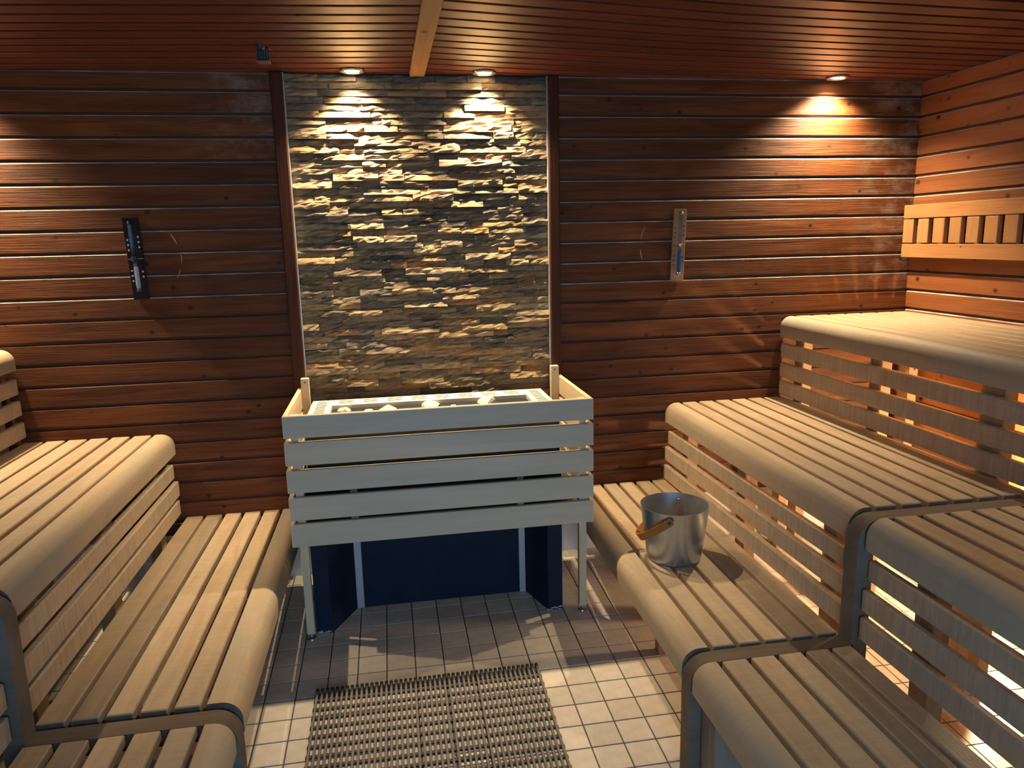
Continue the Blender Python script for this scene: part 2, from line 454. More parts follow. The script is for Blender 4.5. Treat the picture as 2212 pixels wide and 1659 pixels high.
# ---- left and rear walls (out of view): plank clad, with a glazed entrance behind the camera
wall_left = box('wall_left', XL - 0.08, XL - 0.014, YREAR, WB + 0.02, -0.2, H + 0.06, M_dark)
props(wall_left, kind='structure', label='stained plank side wall on the left')
k = -1
while True:
    top = 2.0600 - P * k; bot = top - P + GAP
    if k == -1: top = H
    if top < 0.05: break
    o = link('plank', plank_mesh(WB - YREAR, top - bot, M_wally, 'Y'), (XL, (WB + YREAR) / 2, (top + bot) / 2), wall_left, (0, 0, math.pi))
    k += 1
DX0, DX1, DZ1 = 0.02, 1.27, 2.02
bm = bmesh.new()
add_box(bm, XL - 0.08, DX0, YREAR - 0.07, YREAR, -0.2, H + 0.06)
add_box(bm, DX1, XR + 0.08, YREAR - 0.07, YREAR, -0.2, H + 0.06)
add_box(bm, DX0, DX1, YREAR - 0.07, YREAR, DZ1, H + 0.06)
wall_rear = link('wall_rear', mesh_from(bm, 'wall_rear', M_wallx), (0, 0, 0))
props(wall_rear, kind='structure', label='plank wall with the entrance behind the viewer')
bm = bmesh.new()
for a, b in ((DX0, DX0 + 0.05), (DX1 - 0.05, DX1), ((DX0 + DX1) / 2 - 0.03, (DX0 + DX1) / 2 + 0.03)):
    add_box(bm, a, b, YREAR - 0.06, YREAR - 0.01, -0.15, DZ1)
add_box(bm, DX0, DX1, YREAR - 0.06, YREAR - 0.01, DZ1 - 0.05, DZ1)
door = link('door_1', mesh_from(bm, 'door_1', M_outdoor), (0, 0, 0))
props(door, kind='structure', label='open wooden entrance frame behind the viewer')

# ---- ceiling: narrow stained slats with dark gaps, slightly fanned either side of the pale strip
ceiling = box('ceiling', XL - 0.08, XR + 0.08, YREAR - 0.07, WB + 0.08, H + 0.022, H + 0.08, M_dark)
props(ceiling, kind='structure', label='red brown slatted ceiling with dark gaps')
CP, CW = 0.0862, 0.0665
def slat_strip(ycen, xs, dyf):
    """a long ceiling board that follows y = ycen + dyf(x), cut where it meets the back wall."""
    bm = bmesh.new(); rings = []
    x0 = xs[0]
    for x in xs:
        yc = ycen + dyf(x)
        a, b = min(yc - CW / 2, WB + 0.012), min(yc + CW / 2, WB + 0.013)
        rings.append((bm.verts.new((x, a, 0.02)), bm.verts.new((x, a, 0.001)), bm.verts.new((x, a + 0.001, 0)), bm.verts.new((x, max(a + 0.001, b - 0.001), 0)), bm.verts.new((x, b, 0.001)), bm.verts.new((x, b, 0.02))))
    for A, B in zip(rings, rings[1:]):
        for i in range(5): bm.faces.new((A[i], B[i], B[i + 1], A[i + 1]))
    bm.faces.new(rings[0]); bm.faces.new(rings[-1][::-1])
    return mesh_from(bm, 'ceiling_slat', M_ceil)
def dyR(x):
    u = x - 0.668
    return 0.158 * u if u < 0.85 else 0.134 + 0.068 * (u - 0.85)
def dyL(x): return 0.084 * (0.61 - x)
yc0 = 0.581 - 0.043          # centre of a board at the strip (left side)
for i in range(-2, 46):
    y = yc0 + 0.0862 - CP * i
    if y + CW / 2 < YREAR: break
    if y - CW / 2 < WB - 0.01:
        xs = [XL + (0.625 - XL) * t / 6 for t in range(7)]
        link('ceiling_slat', slat_strip(y, xs, dyL), (0, 0, H), ceiling)
for i in range(-2, 46):
    y = 0.332 + 0.043 + 0.0862 * 4 - 0.0845 * i
    if y + CW / 2 < YREAR: break
    if y - CW / 2 < WB - 0.01:
        xs = [0.655 + (XR - 0.655) * t / 10 for t in range(11)]
        link('ceiling_slat', slat_strip(y, xs, dyR), (0, 0, H), ceiling)
strip = box('cover_strip', 0.609, 0.668, YREAR, WB - 0.03, H - 0.013, H + 0.01, M_beam, ceiling, 0.003)

# ---- dark posts that frame the stone panel
def trim(name, x0, x1, label):
    o = box(name, x0, x1, WB - 0.045, WB + 0.01, 0.30, H - 0.002, M_trimz, None, 0.004)
    props(o, kind='structure', label=label); return o
trim('trim_1', 0.071, 0.1185, 'dark wooden post on the left edge of the stone panel')
trim('trim_2', 1.170, 1.2155, 'dark wooden post on the right edge of the stone panel')

# ---- split-face stone panel
SX0, SX1, SZ0, SZ1 = 0.1215, 1.1675, 0.735, H - 0.003
panel = box('stone_panel', SX0, SX1, WB + 0.004, WB + 0.016, SZ0 - 0.3, SZ1, M_dark)
props(panel, 'rough split slate cladding panel behind the heater', 'stone cladding')
for xa, xb in ((SX0 - 0.003, SX0), (SX1, SX1 + 0.003)):
    box('edge_strip', xa, xb, WB - 0.033, WB, SZ0, SZ1, M_edge, panel)
def stone(bm, w, h, d, rng, off=(0, 0, 0)):
    """a split stone: flat joints, rough tilted face towards -y; grid 7 x 3"""
    nx = max(4, min(8, int(w / 0.022))); nz = 3
    tilt = rng.uniform(-0.25, 0.25) * 0.012; slope = rng.uniform(-0.002, 0.016)
    fr = []
    for a in range(nx + 1):
        row = []
        for c in range(nz + 1):
            x = -w / 2 + w * a / nx; z = -h / 2 + h * c / nz
            dep = d + tilt * (2 * a / nx - 1) - slope * (c / nz - 0.5) + rng.gauss(0, 0.0022)
            if a in (0, nx): dep -= rng.uniform(0.0005, 0.004)
            if c in (0, nz): dep -= rng.uniform(0.0002, 0.0035)
            if 0 < a < nx: x += rng.uniform(-0.3, 0.3) * w / nx
            if 0 < c < nz: z += rng.uniform(-0.3, 0.3) * h / nz
            if c == nz and 0 < a < nx and rng.random() < 0.3: z -= rng.uniform(0, 0.18) * h
            row.append(bm.verts.new((x + off[0], -max(0.002, dep) + off[1], z + off[2])))
        fr.append(row)
    for a in range(nx):
        for c in range(nz):
            bm.faces.new((fr[a][c], fr[a + 1][c], fr[a + 1][c + 1], fr[a][c + 1]))
    bk = [[bm.verts.new((sx * w / 2 + off[0], off[1] + 0.001, sz * h / 2 + off[2])) for sz in (-1, 1)] for sx in (-1, 1)]
    bm.faces.new([fr[a][0] for a in range(nx, -1, -1)] + [bk[0][0], bk[1][0]])
    bm.faces.new([fr[a][nz] for a in range(nx + 1)] + [bk[1][1], bk[0][1]])
    bm.faces.new([fr[0][c] for c in range(nz + 1)] + [bk[0][1], bk[0][0]])
    bm.faces.new([fr[nx][c] for c in range(nz, -1, -1)] + [bk[1][0], bk[1][1]])
rng = random.Random(21)
RH = 0.0272
rows = int((SZ1 - SZ0) / RH)
RH = (SZ1 - SZ0) / rows
allst = []
for r in range(rows):
    x = SX0; z = SZ0 + RH * (r + 0.5)
    while x < SX1 - 0.005:
        w = rng.choice((0.075, 0.10, 0.13, 0.155, 0.18, 0.21, 0.25)) * rng.uniform(0.85, 1.15)
        if SX1 - (x + w) < 0.05: w = SX1 - x
        d = rng.choice((0.007, 0.009, 0.011, 0.013, 0.015, 0.018, 0.023)) + rng.uniform(-0.002, 0.002)
        h2 = RH
        allst.append((x + w / 2, z, w - 0.0012, h2 - 0.0010, d)); x += w
order = sorted(range(len(allst)), key=lambda i: (-(allst[i][1] > 0.83), -allst[i][2]))
big = set(order[:298])
bmS = bmesh.new()
for i, (x, z, w, h, d) in enumerate(allst):
    if i in big:
        bm = bmesh.new(); stone(bm, w, h, d, rng)
        link('stone', mesh_from(bm, 'stone', M_stone), (x, WB + 0.003, z), panel)
    else:
        stone(bmS, w, h, d, rng, (x, WB + 0.003, z))
so = link('small_stones', mesh_from(bmS, 'small_stones', M_stone), (0, 0, 0), panel)
props(so, kind='stuff')

# ================================================================== DOWNLIGHTS
ring_me = lathe([(0.030, 0.0), (0.046, 0.0), (0.048, -0.004), (0.046, -0.008), (0.036, -0.009), (0.030, -0.004)], 32, M_steel, 'ring')
lens_me = lathe([(0.0, -0.006), (0.022, -0.0055), (0.031, -0.003), (0.031, 0.0)], 28, M_glow, 'lens')
def downlight(x, y, label, power, size=110, blend=1.0, tilt=(0, 0)):
    t = empty('downlight', (x, y, H), label, 'ceiling light', 'round downlights in the ceiling')
    WPOS[t.name] = Vector((x, y, H))
    link('ring', ring_me, (x, y, H), t)
    link('lens', lens_me, (x, y, H), t)
    ld = bpy.data.lights.new('downlight_beam', 'SPOT')
    ld.energy = power; ld.color = SPOT_COL; ld.spot_size = math.radians(size); ld.spot_blend = blend
    ld.shadow_soft_size = 0.018
    lo = bpy.data.objects.new('beam', ld); C.objects.link(lo)
    lo.location = (0, 0, -0.012); lo.rotation_euler = (tilt[0], tilt[1], 0); lo.parent = t
    return t
YS = 0.711
downlight(0.386, YS, 'round ceiling downlight above the stone panel, left of the pale strip', SPOT_W)
downlight(0.903, YS, 'round ceiling downlight above the stone panel, right of the pale strip', SPOT_W)
downlight(2.448, YS, 'round ceiling downlight over the highest bench in the right corner', SPOT_W * 1.3, 128)
downlight(-1.16, YS, 'round ceiling downlight over the highest left bench, outside the frame', SPOT_W * 1.55, 124)
downlight(2.50, -1.35, 'round ceiling downlight over the near right benches, outside the frame', SPOT_W * 0.22)

# ---- warm bulkhead lamp on the right wall below the highest bench
bl = empty('bulkhead_lamp', (XR, -0.12, 0.50), 'warm bulkhead lamp on the right wall under the highest bench', 'lamp')
WPOS[bl.name] = Vector((XR, -0.12, 0.50))
link('base', box_mesh(0.03, 0.20, 0.12, M_white_metal, 0.006), (XR - 0.018, -0.12, 0.50), bl)
link('lens', box_mesh(0.05, 0.17, 0.09, M_bulk, 0.02, 3), (XR - 0.055, -0.12, 0.50), bl)
pd = bpy.data.lights.new('bulkhead_glow', 'POINT'); pd.energy = 34; pd.color = (1.0, 0.72, 0.42); pd.shadow_soft_size = 0.04
pob = bpy.data.objects.new('glow', pd); C.objects.link(pob); pob.location = (-0.14, 0, 0); pob.parent = bl

# ================================================================== BENCHES
def bull_poly(xi, xo, zt, zb, r=0.05):
    s = 1 if xo > xi else -1
    r = min(r, abs(xo - xi) * 0.92)
    pts = [(xi, zt - 0.026), (xi, zt - 0.003), (xi + s * 0.003, zt)]
    for k in range(0, 10):
        a = math.pi / 2 * k / 9
        pts.append((xo - s * r + s * r * math.sin(a), zt - r + r * math.cos(a)))
    pts += [(xo, zb + 0.003), (xo - s * 0.003, zb), (xo - s * 0.028, zb)]
    pts += [(xo - s * 0.028, zt - r), (xo - s * 0.045, zt - 0.028)]
    return pts
def bench(label, slats, bull, zt, y0, y1, dx=0.0, riser=None, posts=(), bearers=(), legs=(), zb=None, board1_in=0.0):
    xs = [v for s in slats for v in s] + list(bull)
    bx0, bx1 = min(xs), max(xs)
    cx = (bx0 + bx1) / 2
    base = Vector((cx, (y0 + y1) / 2, fz(cx, (y0 + y1) / 2)))
    t = empty('slatted_bench', base, label, 'bench')
    WPOS[t.name] = base
    ang = -math.atan2(dx, y1 - y0)
    for (a, b) in slats:
        end_dark(box('slat', a + dx / 2, b + dx / 2, y0, y1, zt - 0.026, zt, M_bench, t, 0.003, (0, 0, ang)).data, 1, M_endgrain)
    xi, xo = bull
    zb = zb if zb is not None else zt - 0.09
    o = prism('front_edge', [(p[0] + dx / 2, p[1]) for p in bull_poly(xi, xo, zt, zb)], 'Y', y0, y1, M_bull, t, smooth=True)
    o.rotation_euler = (0, 0, ang); end_dark(o.data, 1, M_endgrain)
    for (yb, w) in bearers:
        s = 1 if xo > xi else -1
        a, b = sorted((xo - s * 0.031, min(xs) if s > 0 else max(xs)))
        d_ = dx * (yb - y0) / (y1 - y0)
        box('bearer', a + d_, b + d_, yb - w / 2, yb + w / 2, zt - 0.074, zt - 0.0265, M_bearer, t, 0.002)
    if riser:
        for (xf, za, zc, ya, yc) in riser:
            s = 1 if xo > xi else -1
            a, b = sorted((xf, xf - s * 0.022))
            box('riser_board', a, b, ya, yc, za, zc, M_riser, t, 0.004)
    for po_ in posts:
        px0, px1, py0, py1, pz1 = po_[:5]
        zf = fz((px0 + px1) / 2, py0)
        box('post', px0, px1, py0, py1, zf + 0.001, pz1, po_[5] if len(po_) > 5 else M_post, t, 0.003)
    return t
YA, YB = -0.622, 0.779         # far module
YC, YD = -2.75, -0.702          # near module

def riser3(x1, x2, x3, zs, y0, y1, near1):
    return [(x1, zs[0], zs[1], near1, y1), (x2, zs[2], zs[3], y0, y1), (x3, zs[4], zs[5], y0, y1)]
# right lowest
R1s = [(1.313, 1.377), (1.391, 1.454), (1.468, 1.536), (1.550, 1.616), (1.630, 1.692)]
lowp = lambda xa, xb, y: (xa, xb, y - 0.025, y + 0.025)
bench('lowest bench on the right, far section carrying the metal bucket', R1s, (1.299, 1.222), Z1, YA - 0.008, YB, 0.026,
      posts=[(1.40, 1.44, 0.66, 0.70, Z1 - 0.075), (1.63, 1.67, 0.66, 0.70, Z1 - 0.075), (1.36, 1.40, -0.10, -0.06, Z1 - 0.075), (1.36, 1.40, -0.59, -0.55, Z1 - 0.075), (1.61, 1.65, -0.59, -0.55, Z1 - 0.075)],
      bearers=[(0.68, 0.045), (0.02, 0.045), (-0.57, 0.045)])
R1n = [(1.304, 1.374), (1.388, 1.455), (1.468, 1.535), (1.549, 1.615), (1.628, 1.686)]
bench('lowest bench on the right, near section in the bottom corner', R1n, (1.291, 1.222), Z1, YC, YD,
      posts=[(1.253, 1.335, -0.786, -0.696, Z1 - 0.092, M_frame_z), (1.60, 1.66, -0.79, -0.73, Z1 - 0.075), (1.275, 1.335, -2.1, -2.04, Z1 - 0.075), (1.60, 1.66, -2.1, -2.04, Z1 - 0.075)],
      bearers=[(-0.75, 0.05), (-1.45, 0.05), (-2.1, 0.05)])
# right middle
R2s = [(1.790, 1.856), (1.872, 1.938), (1.955, 2.020), (2.036, 2.101), (2.117, 2.182), (2.198, 2.263), (2.281, 2.293)]
RZ2 = (0.519, 0.581, 0.441, 0.508, 0.352, 0.421)
bench('middle bench on the right, far section with a warm glow behind its boards', R2s, (1.777, 1.709), Z2, YA, YB, 0.006,
      riser=riser3(1.728, 1.714, 1.710, RZ2, -0.615, 0.776, -0.585),
      posts=[(1.752, 1.80, 0.60, 0.66, Z2 - 0.075), (1.752, 1.80, 0.06, 0.13, Z2 - 0.075), (1.752, 1.80, -0.51, -0.44, Z2 - 0.075), (2.20, 2.245, 0.60, 0.66, Z2 - 0.075), (2.20, 2.245, -0.51, -0.44, Z2 - 0.075)],
      bearers=[(0.68, 0.045), (0.0, 0.045), (-0.57, 0.045)])
R2n = [(1.787, 1.853), (1.874, 1.937), (1.956, 2.016), (2.035, 2.095), (2.112, 2.172), (2.190, 2.250)]
bench('middle bench on the right, near section at the right edge', R2n, (1.769, 1.709), Z2, YC, YD,
      riser=riser3(1.724, 1.710, 1.708, (0.531, 0.592, 0.444, 0.509, 0.360, 0.427), YC, YD + 0.004, YC),
      posts=[(1.752, 1.80, -0.92, -0.85, Z2 - 0.075), (1.752, 1.80, -1.60, -1.53, Z2 - 0.075), (2.19, 2.235, -0.92, -0.85, Z2 - 0.075), (2.19, 2.235, -1.60, -1.53, Z2 - 0.075)],
      bearers=[(-0.75, 0.05), (-1.45, 0.05), (-2.1, 0.05)])
for r_ in (): pass
# right highest
R3s = [(2.346, 2.417), (2.430, 2.504), (2.518, 2.590), (2.604, 2.671), (2.684, 2.753), (2.767, 2.833), (2.846, 2.912)]
bench('highest bench on the right, under the slatted backrest', R3s, (2.333, 2.272), Z3, YA, YB,
      riser=riser3(2.277, 2.276, 2.276, (0.902, 0.968, 0.809, 0.876, 0.724, 0.791), -0.615, 0.776, -0.615), zb=0.997,
      posts=[(2.300, 2.345, 0.62, 0.69, Z3 - 0.075), (2.300, 2.345, 0.085, 0.155, Z3 - 0.075), (2.300, 2.345, -0.49, -0.39, Z3 - 0.075), (2.84, 2.885, 0.62, 0.69, Z3 - 0.075), (2.84, 2.885, -0.49, -0.42, Z3 - 0.075), (2.84, 2.885, 0.085, 0.155, Z3 - 0.075)],
      bearers=[(0.68, 0.045), (0.0, 0.045), (-0.57, 0.045)])
# left lowest
L1s = [(-0.428, -0.361), (-0.348, -0.284), (-0.269, -0.205), (-0.190, -0.125), (-0.110, -0.047)]
bench('lowest bench on the left, far section beside the heater guard', L1s, (-0.033, 0.052), Z1, YA + 0.003, YB + 0.004, 0.010,
      posts=[(-0.42, -0.38, 0.66, 0.70, Z1 - 0.075), (-0.10, -0.06, 0.66, 0.70, Z1 - 0.075), (-0.42, -0.38, -0.59, -0.55, Z1 - 0.075), (-0.10, -0.06, -0.59, -0.55, Z1 - 0.075)],
      bearers=[(0.66, 0.045), (0.02, 0.045), (-0.57, 0.045)])
L1n = [(-0.420, -0.355), (-0.338, -0.276), (-0.256, -0.197), (-0.177, -0.117), (-0.097, -0.036)]
bench('lowest bench on the left, near section in the bottom corner', L1n, (-0.020, 0.048), Z1, YC, YD,
      posts=[(-0.42, -0.37, -0.79, -0.74, Z1 - 0.075), (-0.062, 0.018, -0.786, -0.696, Z1 - 0.092, M_frame_z), (-0.42, -0.37, -2.1, -2.05, Z1 - 0.075), (-0.09, -0.04, -2.1, -2.05, Z1 - 0.075)],
      bearers=[(-0.75, 0.05), (-1.45, 0.05), (-2.1, 0.05)])
# left middle
L2s = [(-0.586, -0.519), (-0.669, -0.602), (-0.752, -0.684), (-0.834, -0.765), (-0.917, -0.848), (-1.000, -0.931)]
bench('middle bench on the left, far section lit yellow at the wall', L2s, (-0.507, -0.432), Z2, YA, YB,
      riser=riser3(-0.446, -0.432, -0.436, (0.519, 0.582, 0.443, 0.509, 0.362, 0.426), -0.615, 0.776, -0.585),
      posts=[(-0.52, -0.472, 0.60, 0.66, Z2 - 0.075), (-0.52, -0.472, 0.06, 0.13, Z2 - 0.075), (-0.52, -0.472, -0.51, -0.44, Z2 - 0.075), (-0.96, -0.915, 0.60, 0.66, Z2 - 0.075), (-0.96, -0.915, -0.51, -0.44, Z2 - 0.075)],
      bearers=[(0.68, 0.045), (0.0, 0.045), (-0.57, 0.045)])
L2n = [(a + 0.002, b + 0.002) for a, b in L2s[:6]]
bench('middle bench on the left, near section at the left edge', L2n, (-0.505, -0.434), Z2, YC, YD,
      riser=riser3(-0.448, -0.436, -0.438, (0.525, 0.588, 0.444, 0.510, 0.362, 0.426), YC, YD + 0.004, YC),
      posts=[(-0.52, -0.472, -0.92, -0.85, Z2 - 0.075), (-0.52, -0.472, -1.60, -1.53, Z2 - 0.075), (-0.96, -0.915, -0.92, -0.85, Z2 - 0.075), (-0.96, -0.915, -1.60, -1.53, Z2 - 0.075)],
      bearers=[(-0.75, 0.05), (-1.45, 0.05), (-2.1, 0.05)])
# left highest
L3s = [(-1.130, -1.062), (-1.213, -1.145), (-1.296, -1.228), (-1.379, -1.311), (-1.462, -1.394), (-1.545, -1.477), (-1.62, -1.560)]
bench('highest bench on the left, its rounded end showing at the left edge', L3s, (-1.05, -0.988), Z3, YA, YB,
      riser=riser3(-0.990, -0.988, -0.986, (0.911, 0.975, 0.826, 0.888, 0.734, 0.799), -0.615, 0.776, -0.615), zb=1.007,
      posts=[(-1.06, -1.015, 0.62, 0.69, Z3 - 0.075), (-1.06, -1.015, 0.085, 0.155, Z3 - 0.075), (-1.06, -1.015, -0.49, -0.39, Z3 - 0.075), (-1.60, -1.555, 0.62, 0.69, Z3 - 0.075), (-1.60, -1.555, -0.49, -0.42, Z3 - 0.075)],
      bearers=[(0.68, 0.045), (0.0, 0.045), (-0.57, 0.045)])

# ---- stepped divider frames between the far and near sections
FY0, FY1 = -0.690, -0.633
def tier_path(xo, xi, zt, zbot, th, r):
    """centre line of a rail that runs in at height zt and turns down a post at xo (outer face)"""
    s = 1 if xo > xi else -1
    h = th / 2
    pts = [(xi, zt - h)]
    cx, cz = xo - s * r, zt - r
    for k in range(0, 11):
        a = math.pi / 2 * k / 10
        pts.append((cx + s * (r - h) * math.sin(a), cz + (r - h) * math.cos(a)))
    pts.append((xo - s * h, zbot))
    return [Vector((x, 0, z)) for x, z in pts]
def frame(label, tiers):
    base = Vector((tiers[0][0], (FY0 + FY1) / 2, fz(tiers[0][0], FY0)))
    t = empty('divider_frame', base, label, 'bench frame')
    WPOS[t.name] = base
    for (xo, xi, zt, zbot, th) in tiers:
        path = tier_path(xo, xi, zt, zbot, th, 0.062)
        c = Vector((xo, (FY0 + FY1) / 2, zt - 0.05))
        me = sweep([p - Vector((c.x, 0, c.z)) for p in path], (FY1 - FY0) / 2, th / 2, Vector((0, 1, 0)), M_frame_x, 'rail')
        link('rail', me, c, t)
    return t
frame('weathered stepped divider frame between the right bench sections',
      [(1.221, 1.700, Z1 - 0.009, fz(1.24, FY0) + 0.002, 0.046), (1.695, 2.262, Z2 - 0.009, Z1 - 0.058, 0.048), (2.262, 2.90, Z3 - 0.009, Z2 - 0.06, 0.048)])
frame('weathered stepped divider frame between the left bench sections',
      [(0.053, -0.425, Z1 - 0.009, fz(0.03, FY0) + 0.002, 0.046), (-0.420, -0.975, Z2 - 0.009, Z1 - 0.058, 0.048), (-0.978, -1.60, Z3 - 0.009, Z2 - 0.06, 0.048)])

# ================================================================== HEATER
HB = Vector((0.62, 0.48, fz(0.62, 0.48)))
heater = empty('sauna_heater', HB, 'floor standing electric heater with navy base, cream top rim and stone tray', 'heater')
WPOS[heater.name] = HB
zf0 = 0.004
prism('side_panel', [(0.139, 0.283), (0.198, 0.283), (0.286, 0.449), (0.286, 0.69), (0.139, 0.69)], 'Z', 0.012, 0.62, M_blue, heater)
prism('side_panel', [(1.041, 0.281), (1.098, 0.275), (1.098, 0.69), (0.981, 0.69), (0.981, 0.447)], 'Z', 0.012, 0.62, M_blue, heater)
box('back_panel', 0.284, 0.982, 0.450, 0.475, 0.018, 0.62, M_blue, heater)
box('corner_strip', 0.286, 0.315, 0.443, 0.4495, 0.019, 0.80, M_grey, heater, 0.001)
box('corner_strip', 0.954, 0.980, 0.443, 0.4495, 0.019, 0.80, M_grey, heater, 0.001)
box('body', 0.150, 1.098, 0.452, 0.690, 0.62, 0.815, M_black, heater)
box('front_cover', 0.150, 1.098, 0.300, 0.452, 0.62, 0.795, M_black, heater)
ZT = 0.833
def rim(name, x0, x1, y0, y1): return box(name, x0, x1, y0, y1, ZT - 0.05, ZT, M_white_metal, heater, 0.002)
rl = rim('top_rim', 0.146, 0.230, 0.290, 0.696)
rr = rim('top_rim', 1.026, 1.110, 0.290, 0.696)
rb = rim('top_rim', 0.230, 1.026, 0.594, 0.696)
rf = rim('top_rim', 0.230, 1.026, 0.290, 0.360)
box('tray', 0.228, 1.028, 0.355, 0.598, 0.72, 0.765, M_white_metal, heater)
for x0, x1, y0, y1 in ((0.226, 0.230, 0.36, 0.594), (1.026, 1.030, 0.36, 0.594), (0.23, 1.026, 0.594, 0.598)):
    box('tray_side', x0, x1, y0, y1, 0.74, 0.80, M_white_metal, heater)
for parent, cx in ((rl, 0.188), (rr, 1.068)):
    bm = bmesh.new()
    for k in range(16):
        y = 0.33 + k * 0.022
        add_box(bm, -0.020, 0.020, y - 0.0045 - 0.5, y + 0.0045 - 0.5, -0.002, 0.0006)
    link('vent', mesh_from(bm, 'vent', M_vent), (cx, 0.5, ZT), parent)
for g in range(8):
    gx = 0.285 + g * 0.098
    bm = bmesh.new()
    for k in range(4):
        add_box(bm, -0.030, 0.030, -0.027 + k * 0.018 - 0.0035, -0.027 + k * 0.018 + 0.0035, -0.002, 0.0006)
    link('vent', mesh_from(bm, 'vent', M_vent), (gx, 0.645, ZT), rb)
# chipped foot of the navy panels
for (x, y, w) in ((0.165, 0.279, 0.05), (1.065, 0.273, 0.06)):
    bm = bmesh.new()
    for k in range(26):
        a = random.uniform(-w / 2, w / 2); z = abs(random.gauss(0, 0.005)); s = random.uniform(0.001, 0.0035)
        add_box(bm, a - s * 1.6, a + s * 1.6, -0.0012, 0.001, z, z + s)
    link('chipped_paint', mesh_from(bm, 'chip', M_chip), (x, y + 0.002, 0.0135), heater)
# stones in the tray
def rock_mesh(seed, r):
    g = random.Random(seed); bm = bmesh.new()
    bmesh.ops.create_icosphere(bm, subdivisions=2, radius=1.0)
    sx, sy, sz = g.uniform(0.9, 1.4), g.uniform(0.75, 1.1), g.uniform(0.6, 0.85)
    cuts = [(Vector((g.gauss(0, 1), g.gauss(0, 1), g.gauss(0, 1))).normalized(), g.uniform(0.55, 0.85)) for _ in range(7)]
    for v in bm.verts:
        p = v.co.copy()
        for n_, d_ in cuts:
            e = p.dot(n_) - d_
            if e > 0: p -= n_ * e * 0.9
        p += Vector((g.gauss(0, 1), g.gauss(0, 1), g.gauss(0, 1))) * 0.03
        v.co = Vector((p.x * sx, p.y * sy, p.z * sz)) * r
    return mesh_from(bm, 'rock', M_rock)
rk = random.Random(5)
rocks = [(0.278, 0.555, 0.040, 0.786), (0.368, 0.545, 0.040, 0.782), (0.455, 0.548, 0.046, 0.790), (0.545, 0.540, 0.032, 0.772), (0.628, 0.552, 0.042, 0.800), (0.705, 0.540, 0.036, 0.778),
         (0.778, 0.548, 0.034, 0.780), (0.853, 0.550, 0.044, 0.796), (0.935, 0.548, 0.034, 0.774), (0.992, 0.55, 0.026, 0.77)]
ORD = ('leftmost', 'second from the left', 'third from the left', 'fourth from the left', 'fifth from the left', 'fifth from the right', 'fourth from the right', 'third from the right', 'second from the right', 'rightmost')
for i, (x, y, r, z) in enumerate(rocks):
    o = link('heater_stone', rock_mesh(100 + i, r), (x, y, z + 0.013), None, (0, 0, rk.uniform(0, 6)))
    props(o, 'pale rough stone showing in the heater tray, ' + ORD[i], 'stone', 'stones in the heater tray')
bm = bmesh.new()
fill = [(0.29 + i * 0.086, 0.465, 0.040, 0.795 + rk.uniform(-0.006, 0.012)) for i in range(9)] + [(0.30 + i * 0.095, 0.398, 0.034, 0.790) for i in range(8)]
for i, (x, y, r, z) in enumerate(fill):
    tmp = rock_mesh(300 + i, r)
    tmp.transform(Matrix.Translation((x, y, z)) @ Matrix.Rotation(rk.uniform(0, 6), 4, 'Z'))
    bm.from_mesh(tmp); bpy.data.meshes.remove(tmp)
fo = link('stone_fill', mesh_from(bm, 'stone_fill', M_rock), (0, 0, 0), heater)
props(fo, kind='stuff')

# ================================================================== HEATER GUARD
GB = Vector((0.648, 0.49, fz(0.648, 0.49)))
guard = empty('heater_guard', GB, 'pale wooden slatted guard around the heater on thin legs', 'heater guard')
WPOS[guard.name] = GB
GZ = [(0.799, 0.881), (0.698, 0.784), (0.596, 0.681), (0.492, 0.580), (0.391, 0.480)]
for (a, b) in GZ:
    box('front_board', 0.084, 1.213, 0.225, 0.243, a, b, M_guardx, guard, 0.0025)
for (a, b) in GZ:
    box('side_board', 0.084, 0.101, 0.2435, 0.748, a, b, M_guardy, guard, 0.0025)
    box('side_board', 1.196, 1.213, 0.2435, 0.748, a, b, M_guardy, guard, 0.0025)
for x0, x1 in ((0.108, 0.137), (1.160, 1.189)):
    lg = box('leg', x0, x1, 0.2435, 0.272, 0.034, 0.878, M_guardz, guard, 0.002)
    xc = (x0 + x1) / 2
    zf = fz(xc, 0.258)
    foot = link('foot', lathe([(0.0, 0.026), (0.005, 0.026), (0.005, 0.010), (0.008, 0.008), (0.018, 0.006), (0.019, 0.0), (0, 0.0)], 20, M_steel, 'foot'), (xc, 0.258, zf), lg)
for x0, x1 in ((0.086, 0.119), (1.172, 1.205)):
    ps = box('wall_post', x0 + (0.016 if x0 < 0.5 else 0), x1 - (0 if x0 < 0.5 else 0.010), 0.712, 0.7405, 0.36, 0.9265, M_guardz, guard, 0.002) if False else \
         box('wall_post', x0 + (0.0152 if x0 < 0.5 else -0.012), x1 + (0.0152 if x0 < 0.5 else -0.0095), 0.7125, 0.7395, 0.36, 0.9265, M_guardz, guard, 0.002)
    link('screw', lathe([(0, 0.001), (0.003, 0.0008), (0.0035, 0)], 12, M_vent, 'screw'), (wpos(ps).x, 0.7124, 0.910), ps, (math.radians(90), 0, 0))

